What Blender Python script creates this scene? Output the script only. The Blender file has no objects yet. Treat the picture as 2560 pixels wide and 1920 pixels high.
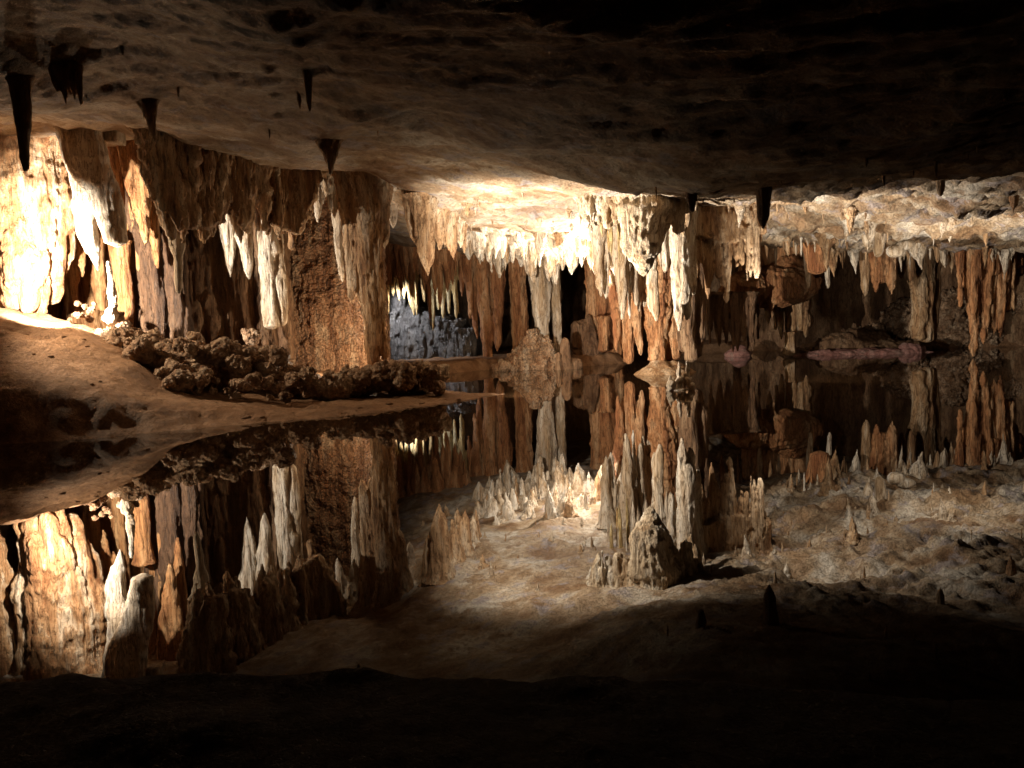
import bpy, math, random
import numpy as np
from mathutils import Matrix, Vector

# ------------------------------------------------------------------ camera, world, lamps, exposure
SC = bpy.context.scene
CX, CY, FPX = 1280.0, 960.0, 2050.0            # picture centre and focal length in picture pixels
PITCH, ROLL, CAMH = math.radians(4.51), math.radians(2.334), 1.5
sp, cp, sr, cr = math.sin(PITCH), math.cos(PITCH), math.sin(ROLL), math.cos(ROLL)
R_ = Vector((1, 0, 0)); D_ = Vector((0, -sp, -cp)); F_ = Vector((0, cp, -sp))
cx_ = R_ * cr + D_ * sr
cy_ = -(D_ * cr - R_ * sr)
cam_d = bpy.data.cameras.new("camera")
cam = bpy.data.objects.new("camera", cam_d)
SC.collection.objects.link(cam)
cam_d.sensor_width = 36; cam_d.lens = FPX / 2560 * 36
cam_d.clip_start = 0.05; cam_d.clip_end = 300
m3 = Matrix((cx_, cy_, -F_)).transposed()
cam.matrix_world = Matrix.Translation((0, 0, CAMH)) @ m3.to_4x4()
SC.camera = cam

def ray(px, py):
    dx, dy = px - CX, py - CY
    d = dx * sr + dy * cr
    r = dx * cr - dy * sr
    return r, FPX * cp - d * sp, -FPX * sp - d * cp
def W(px, py, Y):                                # a picture point at a real distance Y -> world metres
    a = ray(px, py)
    return a[0] / a[1] * Y, Y, CAMH + a[2] / a[1] * Y
def MPP(Y): return Y / FPX                       # metres per picture pixel at Y

world = bpy.data.worlds.new("World"); SC.world = world
world.use_nodes = True
world.node_tree.nodes["Background"].inputs[0].default_value = (0.012, 0.007, 0.0035, 1)
world.node_tree.nodes["Background"].inputs[1].default_value = 0.10
SC.view_settings.view_transform = 'Standard'
SC.view_settings.look = 'None'
SC.view_settings.exposure = 0.0
SC.view_settings.gamma = 1.0
SC.cycles.max_bounces = 7
SC.cycles.diffuse_bounces = 4
SC.cycles.glossy_bounces = 3
SC.cycles.use_denoising = True
SC.cycles.sample_clamp_indirect = 6.0
SC.cycles.caustics_reflective = False

def lamp(name, loc, watts, col=(1, 0.84, 0.62), size=0.06, spot=None, aim=None, blend=0.6):
    d = bpy.data.lights.new(name, 'SPOT' if spot else 'POINT')
    d.energy = watts; d.color = col; d.shadow_soft_size = size
    if spot:
        d.spot_size = math.radians(spot); d.spot_blend = blend
    o = bpy.data.objects.new(name, d); SC.collection.objects.link(o)
    o.location = loc
    if aim is not None:
        o.rotation_euler = (Vector(aim) - Vector(loc)).to_track_quat('-Z', 'Y').to_euler()
    return o
WARM = (1, 0.79, 0.55); WHT = (1, 0.91, 0.79)
# hidden floodlights of the show cave, plus added fill spots
lamp("cave_or_fill_lamp", (-8.6, 14.9, 2.35), 2700, WHT, 0.05, 128, (-8.6, 17.5, 2.7), 0.35)       # left draperies
lamp("cave_or_fill_lamp", (-8.6, 14.8, 2.45), 90, WARM, 0.05, 76, (-3.6, 10.8, 5.1), 0.6)         # added fill in place of bounce on the near roof at the left
lamp("cave_or_fill_lamp", (-5.6, 7.6, 1.2), 110, WARM, 0.10, 56, (-4.6, 16.0, 3.3), 1.0)           # added fill from out of frame, walkway side, left
lamp("cave_or_fill_lamp", (-9.3, 14.2, 3.6), 1100, WARM, 0.05, 84, (-5.5, 15.0, 0.8), 0.8)          # added fill imitating the left lamp's spill on rubble and mud bank
lamp("cave_or_fill_lamp", (-3.3, 18.9, 0.75), 260, WARM, 0.05)                                     # foot of the popcorn wall
lamp("cave_or_fill_lamp", (-0.7, 15.2, 0.30), 4000, WHT, 0.05, 118, (2.3, 18.2, 3.4), 0.7)         # beside the spit
lamp("cave_or_fill_lamp", (-0.95, 15.0, 0.40), 260, WARM, 0.05, 116, (0.4, 14.2, 4.0), 1.0)        # added fill spot to brighten the roof over the spit
lamp("cave_or_fill_lamp", (1.7, 21.4, 1.7), 1900, WHT, 0.05, 150, (1.7, 21.3, 4), 1.0)             # central fringe
lamp("cave_or_fill_lamp", (4.7, 16.4, 0.5), 950, WHT, 0.05, 126, (8.6, 17.0, 3.4), 0.6)           # right ceiling
lamp("cave_or_fill_lamp", (9.6, 17.6, 1.6), 260, WHT, 0.05, 140, (9.6, 18.0, 4), 0.7)
lamp("cave_or_fill_lamp", (-3.9, 26.8, 2.5), 300, (0.92, 0.94, 1), 0.05, 120, (-2.0, 29, 0.8), 0.7)

# ------------------------------------------------------------------ helpers
rng = np.random.default_rng(11)
random.seed(5)
COL = SC.collection

def _hash(ix, iy, iz, seed):
    h = (ix.astype(np.uint32) * np.uint32(374761393) + iy.astype(np.uint32) * np.uint32(668265263)
         + iz.astype(np.uint32) * np.uint32(2147483647) + np.uint32(seed * 144269 + 77))
    h = (h ^ (h >> np.uint32(13))) * np.uint32(1274126177)
    h = (h ^ (h >> np.uint32(16))) * np.uint32(2246822519)
    h = h ^ (h >> np.uint32(15))
    return h.astype(np.float64) / 4294967295.0
def vnoise(x, y, z, seed=0):                      # smooth value noise, -1..1
    fx, fy, fz = np.floor(x), np.floor(y), np.floor(z)
    ix, iy, iz = fx.astype(np.int64), fy.astype(np.int64), fz.astype(np.int64)
    tx, ty, tz = x - fx, y - fy, z - fz
    tx = tx**3 * (tx * (tx * 6 - 15) + 10); ty = ty**3 * (ty * (ty * 6 - 15) + 10); tz = tz**3 * (tz * (tz * 6 - 15) + 10)
    o = 0
    for a in (0, 1):
        wa = tx if a else 1 - tx
        for b in (0, 1):
            wb = ty if b else 1 - ty
            for c in (0, 1):
                wc = tz if c else 1 - tz
                o = o + wa * wb * wc * _hash(ix + a, iy + b, iz + c, seed)
    return o * 2 - 1
def fbm(x, y, z, octv=4, seed=0, gain=0.5, lac=2.03):
    a, s, n = 1.0, 0.0, 0.0
    for k in range(octv):
        s = s + a * vnoise(x, y, z, seed + k * 17); n += a
        a *= gain; x = x * lac + 3.1; y = y * lac + 7.7; z = z * lac + 1.3
    return s / n
def worley(x, y, z, seed=0):                      # distance to the nearest scattered point
    fx, fy, fz = np.floor(x), np.floor(y), np.floor(z)
    best = np.full(x.shape, 9.0)
    for a in (-1, 0, 1):
        for b in (-1, 0, 1):
            for c in (-1, 0, 1):
                ix, iy, iz = (fx + a).astype(np.int64), (fy + b).astype(np.int64), (fz + c).astype(np.int64)
                px = fx + a + _hash(ix, iy, iz, seed); py = fy + b + _hash(ix, iy, iz, seed + 5); pz = fz + c + _hash(ix, iy, iz, seed + 9)
                best = np.minimum(best, (px - x)**2 + (py - y)**2 + (pz - z)**2)
    return np.sqrt(best)

def to_mesh(name, V, F, mat=None, smooth=True):
    me = bpy.data.meshes.new(name)
    me.from_pydata(V.tolist() if hasattr(V, 'tolist') else V, [], F.tolist() if hasattr(F, 'tolist') else F)
    if mat: me.materials.append(mat)
    if smooth: me.polygons.foreach_set('use_smooth', np.ones(len(me.polygons), bool))
    me.update()
    return me
def put(name, me, label=None, cat=None, group=None, kind=None, loc=None):
    o = bpy.data.objects.new(name, me); COL.objects.link(o)
    if loc is not None: o.location = loc
    if label: o['label'] = label
    if cat: o['category'] = cat
    if group: o['group'] = group
    if kind: o['kind'] = kind
    return o
def recentre(me):                                 # origin to the thing's own middle
    n = len(me.vertices); c = np.empty(n * 3); me.vertices.foreach_get('co', c); c = c.reshape(-1, 3)
    o = (c.min(0) + c.max(0)) / 2
    me.vertices.foreach_set('co', (c - o).ravel()); me.update()
    return o

def loft(tip, ztop, r0, r1, p=0.7, dr=0.8, seg=18, seed=0, step=0.06, lean=(0, 0), knob=0.10, wob=0.35, bulb=0.0):
    """closed drip shape: narrow end r0 at tip, radius r1 at ztop (ztop may be above or below the tip)"""
    L = ztop - tip[2]
    n = max(6, int(abs(L) / step))
    t = np.linspace(0, 1, n + 1)
    if L > 0: p = p * 1.15 + 0.1
    r = r0 + (r1 - r0) * t**p
    r = r * (1 + knob * (vnoise(t * abs(L) * 3.2, 0 * t + seed * 1.7, 0 * t, 3) + 0.5 * vnoise(t * abs(L) * 9, 0 * t + seed * 2.7, 0 * t, 4)))
    r = r + bulb * np.exp(-((t - 0.45) / 0.2)**2)
    if L > 0:
        if r0 < 0.075: r = r * np.clip(t * L / min(max(1.5 * abs(r1), 0.14), 0.5, 0.7 * L) + 0.05, 0, 1)**0.7     # sharp drip tip
        r = r + min(r1 * 0.7, 0.16) * np.exp(-(1 - t) * L / 0.10)          # flared root at the roof
    r[0] *= 0.45
    s = min(abs(r1) * wob, 0.22)
    ox = s * vnoise(t * abs(L) * 1.1, 0 * t + seed * 3.3, 0 * t, 7) * (1 - t) + lean[0] * t
    oy = s * vnoise(t * abs(L) * 1.1, 0 * t + seed * 4.9, 0 * t, 8) * (1 - t) + lean[1] * t
    th = np.linspace(0, 2 * np.pi, seg, endpoint=False)
    T, TH = np.meshgrid(t, th, indexing='ij')
    fl = 1 + 0.16 * vnoise(np.cos(TH) * 2.2 + seed * 5.1, np.sin(TH) * 2.2, T * abs(L) * 0.8, 21) + 0.07 * vnoise(np.cos(TH) * 5 + seed, np.sin(TH) * 5, T * abs(L) * 1.6, 22)
    rr = r[:, None] * fl
    X = tip[0] + ox[:, None] + rr * np.cos(TH); Y = tip[1] + oy[:, None] + rr * np.sin(TH) * dr
    Z = tip[2] + L * T
    V = np.stack([X, Y, Z], -1).reshape(-1, 3)
    V = np.vstack([V, [[tip[0] + ox[0], tip[1] + oy[0], tip[2] - 0.02 * np.sign(L)], [tip[0] + ox[-1], tip[1] + oy[-1], ztop]]])
    F = []
    for i in range(n):
        for j in range(seg):
            k = (j + 1) % seg
            q = (i * seg + j, i * seg + k, (i + 1) * seg + k, (i + 1) * seg + j)
            F.append(q if L > 0 else q[::-1])
    a, b = len(V) - 2, len(V) - 1
    for j in range(seg):
        k = (j + 1) % seg
        f1 = (a, k, j); f2 = (b, n * seg + j, n * seg + k)
        F.append(f1 if L > 0 else f1[::-1]); F.append(f2 if L > 0 else f2[::-1])
    return V, F
def slab(pts, th):
    """closed thick sheet along points (x, y, ztop, zbot); thickness th in y"""
    V, F = [], []
    for (x, y, zt, zb) in pts:
        V += [(x, y - th / 2, zt), (x, y + th / 2, zt), (x, y + th / 2, zb), (x, y - th / 2, zb)]
    for i in range(len(pts) - 1):
        a, b = i * 4, i * 4 + 4
        for k in range(4):
            l = (k + 1) % 4
            F.append((a + k, b + k, b + l, a + l))
    n = (len(pts) - 1) * 4
    F.append((0, 3, 2, 1)[::-1]); F.append((n, n + 1, n + 2, n + 3)[::-1])
    return np.array(V, float), F
def blob(c, r, seed=0, amp=0.25, seg=20):
    th = np.linspace(0, np.pi, seg // 2 + 1)[1:-1]; ph = np.linspace(0, 2 * np.pi, seg, endpoint=False)
    TH, PH = np.meshgrid(th, ph, indexing='ij')
    d = np.stack([np.sin(TH) * np.cos(PH), np.sin(TH) * np.sin(PH), np.cos(TH)], -1).reshape(-1, 3)
    d = np.vstack([d, [[0, 0, 1], [0, 0, -1]]])
    k = 1 + amp * fbm(d[:, 0] * 1.7 + seed * 3.1, d[:, 1] * 1.7, d[:, 2] * 1.7, 3, 31)
    V = np.array(c) + d * k[:, None] * np.array(r)
    F = []; m = len(th)
    for i in range(m - 1):
        for j in range(seg):
            l = (j + 1) % seg
            F.append((i * seg + j, (i + 1) * seg + j, (i + 1) * seg + l, i * seg + l))
    N = m * seg
    for j in range(seg):
        l = (j + 1) % seg
        F.append((N, j, l)); F.append((N + 1, (m - 1) * seg + l, (m - 1) * seg + j))
    return V, F

def join(parts):
    Vs, Fs, n = [], [], 0
    for V, F in parts:
        Vs.append(V); Fs += [tuple(i + n for i in f) for f in F]; n += len(V)
    return np.vstack(Vs), Fs

def carve(me, flute=0.03, rough=0.02, pits=0.02, pop=0.0, seed=0, popf=1.0):
    """real relief on a finished surface: vertical flutes, lumps, pits, popcorn"""
    n = len(me.vertices)
    c = np.empty(n * 3); me.vertices.foreach_get('co', c); c = c.reshape(-1, 3)
    nr = np.empty(n * 3); me.vertices.foreach_get('normal', nr) if False else me.vertex_normals.foreach_get('vector', nr)
    nr = nr.reshape(-1, 3)
    x, y, z = c.T
    wx = x + 0.03 * vnoise(x * 2, y * 2, z * 2, 61); wy = y + 0.03 * vnoise(x * 2, y * 2, z * 2, 62)
    f = vnoise(wx * 7, wy * 7, z * 0.7, 40 + seed); f = 1 - 2 * np.abs(f)
    f2 = vnoise(wx * 17, wy * 17, z * 1.6, 43 + seed); f2 = 1 - 2 * np.abs(f2)
    side = 1 - np.abs(nr[:, 2])**3
    f3 = vnoise(wx * 34, wy * 34, z * 3.2, 45 + seed); f3 = 1 - 2 * np.abs(f3)
    d = flute * side * (0.52 * f + 0.40 * f2 + 0.16 * f3)
    d = d + rough * fbm(x * 5, y * 5, z * 4, 4, 50 + seed)
    if pits:
        q = vnoise(x * 7.5, y * 7.5, z * 3.6, 70 + seed) + 0.4 * vnoise(x * 16, y * 16, z * 9, 71)
        d = d - pits * np.clip((q - 0.42) / 0.25, 0, 1)
    if pop:
        w = worley(x * 8 * popf, y * 8 * popf, z * 8 * popf, 80 + seed)
        w2 = worley(x * 18 * popf, y * 18 * popf, z * 18 * popf, 81 + seed)
        d = d + pop * (0.75 * (0.6 - w) + 0.35 * (0.5 - w2))
    c = c + nr * d[:, None]
    me.vertices.foreach_set('co', c.ravel()); me.update()

def remesh(parts, name, mat, vox=0.028, smooth=1, **kw):
    V, F = join(parts)
    me = to_mesh("temporary", V, F)
    o = bpy.data.objects.new("temporary", me); COL.objects.link(o)
    m = o.modifiers.new("r", 'REMESH'); m.mode = 'VOXEL'; m.voxel_size = vox; m.adaptivity = 0
    if smooth:
        s = o.modifiers.new("s", 'SMOOTH'); s.factor = 0.5; s.iterations = smooth
    dg = bpy.context.evaluated_depsgraph_get(); dg.update()
    out = bpy.data.meshes.new_from_object(o.evaluated_get(dg), depsgraph=dg)
    bpy.data.objects.remove(o); bpy.data.meshes.remove(me)
    out.name = name
    out.materials.clear(); out.materials.append(mat)
    carve(out, **kw)
    out.polygons.foreach_set('use_smooth', np.ones(len(out.polygons), bool)); out.update()
    return out

# ------------------------------------------------------------------ materials
def stone(name, cols, rough=0.62, vscale=(3.2, 3.2, 0.55), stain=(0.10, 0.045, 0.018), stain_amt=0.5, fine=38, bump=0.5, pop=0.0, spec=0.35, flutes=0.6, crack=0.6, tint=None):
    m = bpy.data.materials.new(name); m.use_nodes = True
    nt = m.node_tree; N = nt.nodes; L = nt.links; N.clear()
    out = N.new('ShaderNodeOutputMaterial'); b = N.new('ShaderNodeBsdfPrincipled'); L.new(b.outputs[0], out.inputs[0])
    geo = N.new('ShaderNodeNewGeometry')
    mp = N.new('ShaderNodeMapping'); mp.inputs['Scale'].default_value = vscale; L.new(geo.outputs['Position'], mp.inputs[0])
    n1 = N.new('ShaderNodeTexNoise'); n1.inputs['Scale'].default_value = 1.0; n1.inputs['Detail'].default_value = 7; n1.inputs['Roughness'].default_value = 0.62; n1.inputs['Distortion'].default_value = 0.4
    L.new(mp.outputs[0], n1.inputs['Vector'])
    cr_ = N.new('ShaderNodeValToRGB'); cr_.color_ramp.elements.remove(cr_.color_ramp.elements[0])
    e = cr_.color_ramp.elements; k = len(cols)
    e[0].position = 0.37; e[0].color = (*cols[0], 1)
    for i in range(1, k):
        q = e.new(0.37 + 0.27 * i / (k - 1)); q.color = (*cols[i], 1)
    L.new(n1.outputs['Fac'], cr_.inputs[0]); base = cr_.outputs[0]
    if tint:
        nt_ = N.new('ShaderNodeTexNoise'); nt_.inputs['Scale'].default_value = 1.7; nt_.inputs['Detail'].default_value = 6; nt_.inputs['Roughness'].default_value = 0.68; L.new(geo.outputs['Position'], nt_.inputs['Vector'])
        for (lo, hi, colr, flip) in ((0.54, 0.62, tint[0], 0), (0.46, 0.38, tint[1], 1)):
            rt = N.new('ShaderNodeMapRange'); rt.inputs[1].default_value = lo; rt.inputs[2].default_value = hi; rt.inputs[4].default_value = 0.8; L.new(nt_.outputs['Fac'], rt.inputs[0])
            mt = N.new('ShaderNodeMix'); mt.data_type = 'RGBA'; L.new(rt.outputs[0], mt.inputs[0]); L.new(base, mt.inputs[6]); mt.inputs[7].default_value = (*colr, 1); base = mt.outputs[2]
    # stains: narrow vertical runs and small spots
    mp2 = N.new('ShaderNodeMapping'); mp2.inputs['Scale'].default_value = (9, 9, 1.3); L.new(geo.outputs['Position'], mp2.inputs[0])
    n2 = N.new('ShaderNodeTexNoise'); n2.inputs['Detail'].default_value = 5; n2.inputs['Roughness'].default_value = 0.6; n2.inputs['Scale'].default_value = 1; L.new(mp2.outputs[0], n2.inputs['Vector'])
    r2 = N.new('ShaderNodeMapRange'); r2.inputs[1].default_value = 0.52; r2.inputs[2].default_value = 0.72; r2.inputs[4].default_value = stain_amt; L.new(n2.outputs['Fac'], r2.inputs[0])
    mx = N.new('ShaderNodeMix'); mx.data_type = 'RGBA'; L.new(r2.outputs[0], mx.inputs[0]); L.new(base, mx.inputs[6]); mx.inputs[7].default_value = (*stain, 1)
    n3 = N.new('ShaderNodeTexNoise'); n3.inputs['Scale'].default_value = 11; n3.inputs['Detail'].default_value = 6; n3.inputs['Roughness'].default_value = 0.7; L.new(geo.outputs['Position'], n3.inputs['Vector'])
    r3 = N.new('ShaderNodeMapRange'); r3.inputs[1].default_value = 0.56; r3.inputs[2].default_value = 0.68; r3.inputs[4].default_value = stain_amt * 0.85; L.new(n3.outputs['Fac'], r3.inputs[0])
    mx2 = N.new('ShaderNodeMix'); mx2.data_type = 'RGBA'; L.new(r3.outputs[0], mx2.inputs[0]); L.new(mx.outputs[2], mx2.inputs[6]); mx2.inputs[7].default_value = (stain[0] * 0.7, stain[1] * 0.7, stain[2] * 0.7, 1)
    mp6 = N.new('ShaderNodeMapping'); mp6.inputs['Scale'].default_value = (13, 13, 13 * vscale[2] / vscale[0] * 0.8); L.new(geo.outputs['Position'], mp6.inputs[0])
    n6 = N.new('ShaderNodeTexNoise'); n6.inputs['Scale'].default_value = 1; n6.inputs['Detail'].default_value = 4; n6.inputs['Roughness'].default_value = 0.55; n6.inputs['Distortion'].default_value = 0.25; L.new(mp6.outputs[0], n6.inputs['Vector'])
    s6 = N.new('ShaderNodeMath'); s6.operation = 'SUBTRACT'; L.new(n6.outputs['Fac'], s6.inputs[0]); s6.inputs[1].default_value = 0.5
    a6 = N.new('ShaderNodeMath'); a6.operation = 'ABSOLUTE'; L.new(s6.outputs[0], a6.inputs[0])
    r6 = N.new('ShaderNodeMapRange'); r6.inputs[1].default_value = 0.0; r6.inputs[2].default_value = 0.03; r6.inputs[3].default_value = crack; r6.inputs[4].default_value = 0; L.new(a6.outputs[0], r6.inputs[0])
    mx6 = N.new('ShaderNodeMix'); mx6.data_type = 'RGBA'; L.new(r6.outputs[0], mx6.inputs[0]); L.new(mx2.outputs[2], mx6.inputs[6]); mx6.inputs[7].default_value = (stain[0] * 0.55, stain[1] * 0.55, stain[2] * 0.55, 1)
    L.new(mx6.outputs[2], b.inputs['Base Color'])
    rr = N.new('ShaderNodeMapRange'); rr.inputs[3].default_value = rough - 0.16; rr.inputs[4].default_value = rough + 0.16; L.new(n3.outputs['Fac'], rr.inputs[0]); L.new(rr.outputs[0], b.inputs['Roughness'])
    b.inputs['Specular IOR Level'].default_value = spec
    # bump
    n4 = N.new('ShaderNodeTexNoise'); n4.inputs['Scale'].default_value = fine; n4.inputs['Detail'].default_value = 5; n4.inputs['Roughness'].default_value = 0.65; L.new(geo.outputs['Position'], n4.inputs['Vector'])
    mp5 = N.new('ShaderNodeMapping'); mp5.inputs['Scale'].default_value = (26, 26, 3.0); L.new(geo.outputs['Position'], mp5.inputs[0])
    n5 = N.new('ShaderNodeTexNoise'); n5.inputs['Scale'].default_value = 1; n5.inputs['Detail'].default_value = 3; n5.inputs['Distortion'].default_value = 0.2; L.new(mp5.outputs[0], n5.inputs['Vector'])
    add = N.new('ShaderNodeMath'); add.operation = 'MULTIPLY_ADD'; L.new(n5.outputs['Fac'], add.inputs[0]); add.inputs[1].default_value = flutes * 2; L.new(n4.outputs['Fac'], add.inputs[2])
    g6 = N.new('ShaderNodeMath'); g6.operation = 'MULTIPLY_ADD'; L.new(r6.outputs[0], g6.inputs[0]); g6.inputs[1].default_value = -0.9; L.new(add.outputs[0], g6.inputs[2])
    last = g6
    if pop:
        v = N.new('ShaderNodeTexVoronoi'); v.inputs['Scale'].default_value = 15; L.new(geo.outputs['Position'], v.inputs['Vector'])
        a2 = N.new('ShaderNodeMath'); a2.operation = 'MULTIPLY_ADD'; L.new(v.outputs['Distance'], a2.inputs[0]); a2.inputs[1].default_value = -pop * 3; L.new(g6.outputs[0], a2.inputs[2]); last = a2
    bp = N.new('ShaderNodeBump'); bp.inputs['Strength'].default_value = min(1, bump * 1.5); bp.inputs['Distance'].default_value = 0.05; L.new(last.outputs[0], bp.inputs['Height']); L.new(bp.outputs[0], b.inputs['Normal'])
    return m

PALE = stone("pale_calcite", [(0.40, 0.27, 0.15), (0.62, 0.50, 0.36), (0.74, 0.66, 0.54)], stain=(0.20, 0.09, 0.03), stain_amt=0.45)
GLOW = stone("honey_flowstone", [(0.28, 0.12, 0.045), (0.48, 0.27, 0.125), (0.74, 0.58, 0.40)], stain=(0.24, 0.10, 0.03), stain_amt=0.5)
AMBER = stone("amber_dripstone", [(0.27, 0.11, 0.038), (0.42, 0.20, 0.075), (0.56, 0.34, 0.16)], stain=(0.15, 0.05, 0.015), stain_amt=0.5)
CREAM = stone("pitted_cream_rock", [(0.36, 0.23, 0.12), (0.56, 0.43, 0.28), (0.72, 0.62, 0.48)], stain=(0.17, 0.08, 0.03), stain_amt=0.5)
POPL = stone("knobbly_tan_rock", [(0.32, 0.17, 0.085), (0.52, 0.33, 0.19), (0.66, 0.50, 0.34)], stain=(0.14, 0.06, 0.025), stain_amt=0.5, pop=0.5, bump=0.8)
SHADED = stone("shade_coloured_dripstone", [(0.06, 0.03, 0.015), (0.12, 0.062, 0.03), (0.19, 0.11, 0.06)], stain=(0.04, 0.02, 0.01), stain_amt=0.5)  # shade beside the bright cone, put into a dark base colour
TAN = stone("tan_dripstone", [(0.26, 0.13, 0.055), (0.46, 0.28, 0.14), (0.66, 0.50, 0.33)], stain=(0.13, 0.055, 0.02), stain_amt=0.6)
ORANGE = stone("orange_dripstone", [(0.28, 0.105, 0.038), (0.48, 0.22, 0.088), (0.62, 0.37, 0.19)], stain=(0.13, 0.05, 0.018), stain_amt=0.45)
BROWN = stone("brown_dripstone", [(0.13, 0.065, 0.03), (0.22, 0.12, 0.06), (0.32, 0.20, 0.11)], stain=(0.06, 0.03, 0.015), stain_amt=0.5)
POPC = stone("knobbly_brown_flowstone", [(0.22, 0.10, 0.045), (0.38, 0.21, 0.11), (0.50, 0.35, 0.22)], stain=(0.10, 0.04, 0.015), stain_amt=0.6, pop=0.5, bump=0.8, rough=0.5, spec=0.5)
GREY = stone("wet_grey_flowstone", [(0.09, 0.08, 0.075), (0.15, 0.14, 0.135), (0.26, 0.24, 0.22)], stain=(0.05, 0.04, 0.02), stain_amt=0.4, rough=0.33, spec=0.7, vscale=(2, 2, 1.2), bump=0.8)
YELL = stone("yellow_dripstone", [(0.36, 0.20, 0.07), (0.56, 0.40, 0.17), (0.70, 0.58, 0.34)], stain=(0.12, 0.07, 0.03), stain_amt=0.4)
RUB = stone("rubble_stone", [(0.24, 0.13, 0.065), (0.42, 0.26, 0.15), (0.58, 0.42, 0.28)], stain=(0.12, 0.06, 0.03), stain_amt=0.35, vscale=(5, 5, 5), pop=0.35, bump=0.7, flutes=0)
ROOF = stone("cave_roof_stone", [(0.22, 0.12, 0.055), (0.41, 0.29, 0.175), (0.61, 0.53, 0.42)], stain=(0.14, 0.07, 0.035), stain_amt=0.35, vscale=(0.9, 0.9, 0.9), fine=22, bump=0.6, flutes=0, crack=0.35, tint=((0.34, 0.285, 0.27), (0.26, 0.155, 0.075)))
MUD = stone("orange_mud", [(0.19, 0.095, 0.042), (0.28, 0.15, 0.072), (0.36, 0.21, 0.115)], stain=(0.14, 0.07, 0.035), stain_amt=0.55, vscale=(1.5, 1.5, 1.5), fine=16, bump=0.7, flutes=0, rough=0.7, crack=0.25)

def water_mat():
    m = bpy.data.materials.new("still_water"); m.use_nodes = True
    nt = m.node_tree; N = nt.nodes; L = nt.links
    b = N['Principled BSDF']
    b.inputs['Base Color'].default_value = (0.035, 0.018, 0.008, 1)
    b.inputs['Roughness'].default_value = 0.0
    b.inputs['IOR'].default_value = 1.6
    geo = N.new('ShaderNodeNewGeometry')
    n = N.new('ShaderNodeTexNoise'); n.inputs['Scale'].default_value = 1.3; n.inputs['Detail'].default_value = 2; L.new(geo.outputs['Position'], n.inputs['Vector'])
    bp = N.new('ShaderNodeBump'); bp.inputs['Strength'].default_value = 0.02; bp.inputs['Distance'].default_value = 0.01; L.new(n.outputs['Fac'], bp.inputs['Height']); L.new(bp.outputs[0], b.inputs['Normal'])
    return m
WATER = water_mat()

# ------------------------------------------------------------------ the cave's shell
def tps(P, V, lam=0.02):
    P = np.array(P, float); n = len(P)
    d = np.linalg.norm(P[:, None] - P[None], axis=-1)
    K = np.where(d > 0, d**2 * np.log(d + 1e-9), 0) + lam * np.eye(n)
    Q = np.hstack([np.ones((n, 1)), P])
    A = np.block([[K, Q], [Q.T, np.zeros((3, 3))]])
    w = np.linalg.solve(A, np.concatenate([V, np.zeros(3)]))
    def f(x, y):
        s = w[n] + w[n + 1] * x + w[n + 2] * y
        for i in range(n):
            r = np.hypot(x - P[i, 0], y - P[i, 1]) + 1e-9
            s = s + w[i] * r * r * np.log(r)
        return s
    return f
ctl = []
for (px, py, Y) in [(100, 325, 15.6), (300, 318, 15.6), (430, 335, 14.6), (616, 405, 16.2), (820, 415, 17.8), (950, 450, 18.3), (1050, 520, 19),
                    (1250, 622, 24.6), (1100, 560, 22), (1300, 520, 18.5), (1300, 470, 15.5), (1500, 482, 15.8), (1700, 500, 17),
                    (1300, 300, 10), (300, 100, 8), (0, 0, 8), (80, 250, 11), (500, 280, 11.5), (800, 330, 12), (1000, 400, 14), (1100, 300, 11),
                    (1715, 465, 11.9), (1500, 462, 12.3), (1905, 450, 12.15), (2250, 430, 12.0), (2550, 420, 11.6),
                    (1800, 488, 14.0), (2100, 475, 14.0), (2500, 462, 14.2), (1800, 530, 18), (2100, 560, 18.5), (2500, 560, 18),
                    (1950, 610, 21.8), (2100, 622, 22), (2300, 625, 22), (2520, 628, 21.8), (1600, 560, 20), (1450, 590, 21.5),
                    (1000, 612, 26), (1400, 650, 25), (1300, 405, 12.6), (1200, 340, 11), (1400, 425, 13.4), (1430, 380, 11.6), (1150, 430, 15)]:
    X, Y, Z = W(px, py, Y); ctl.append((X, Y, Z))
for t in [(-3, 5, 4.0), (0, 5, 3.7), (4, 5, 3.6), (-5, 3, 4.4), (0, 1, 3.6), (6, 3, 3.6), (3, 8, 3.55), (6, 9, 3.5), (-10, 5, 5), (12, 5, 3.8), (-13, 12, 5.5), (-13, 20, 5.5),
          (-12, 30, 5), (-6, 28, 4.4), (0, 30, 3.9), (6, 29, 3.6), (8, 25, 3.7), (12, 25, 3.7), (12, 30, 3.7), (18, 25, 3.5), (18, 15, 3.3), (16, 8, 3.6), (-8, 20, 5.2), (-5, 22, 4.9), (4, 25, 3.6), (3.5, 28, 3.6), (-8, 36, 4.5), (2, 36, 3.8), (14, 36, 3.6)]:
    ctl.append(t)
roof_f = tps([(c[0], c[1]) for c in ctl], np.array([c[2] for c in ctl]))

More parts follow.
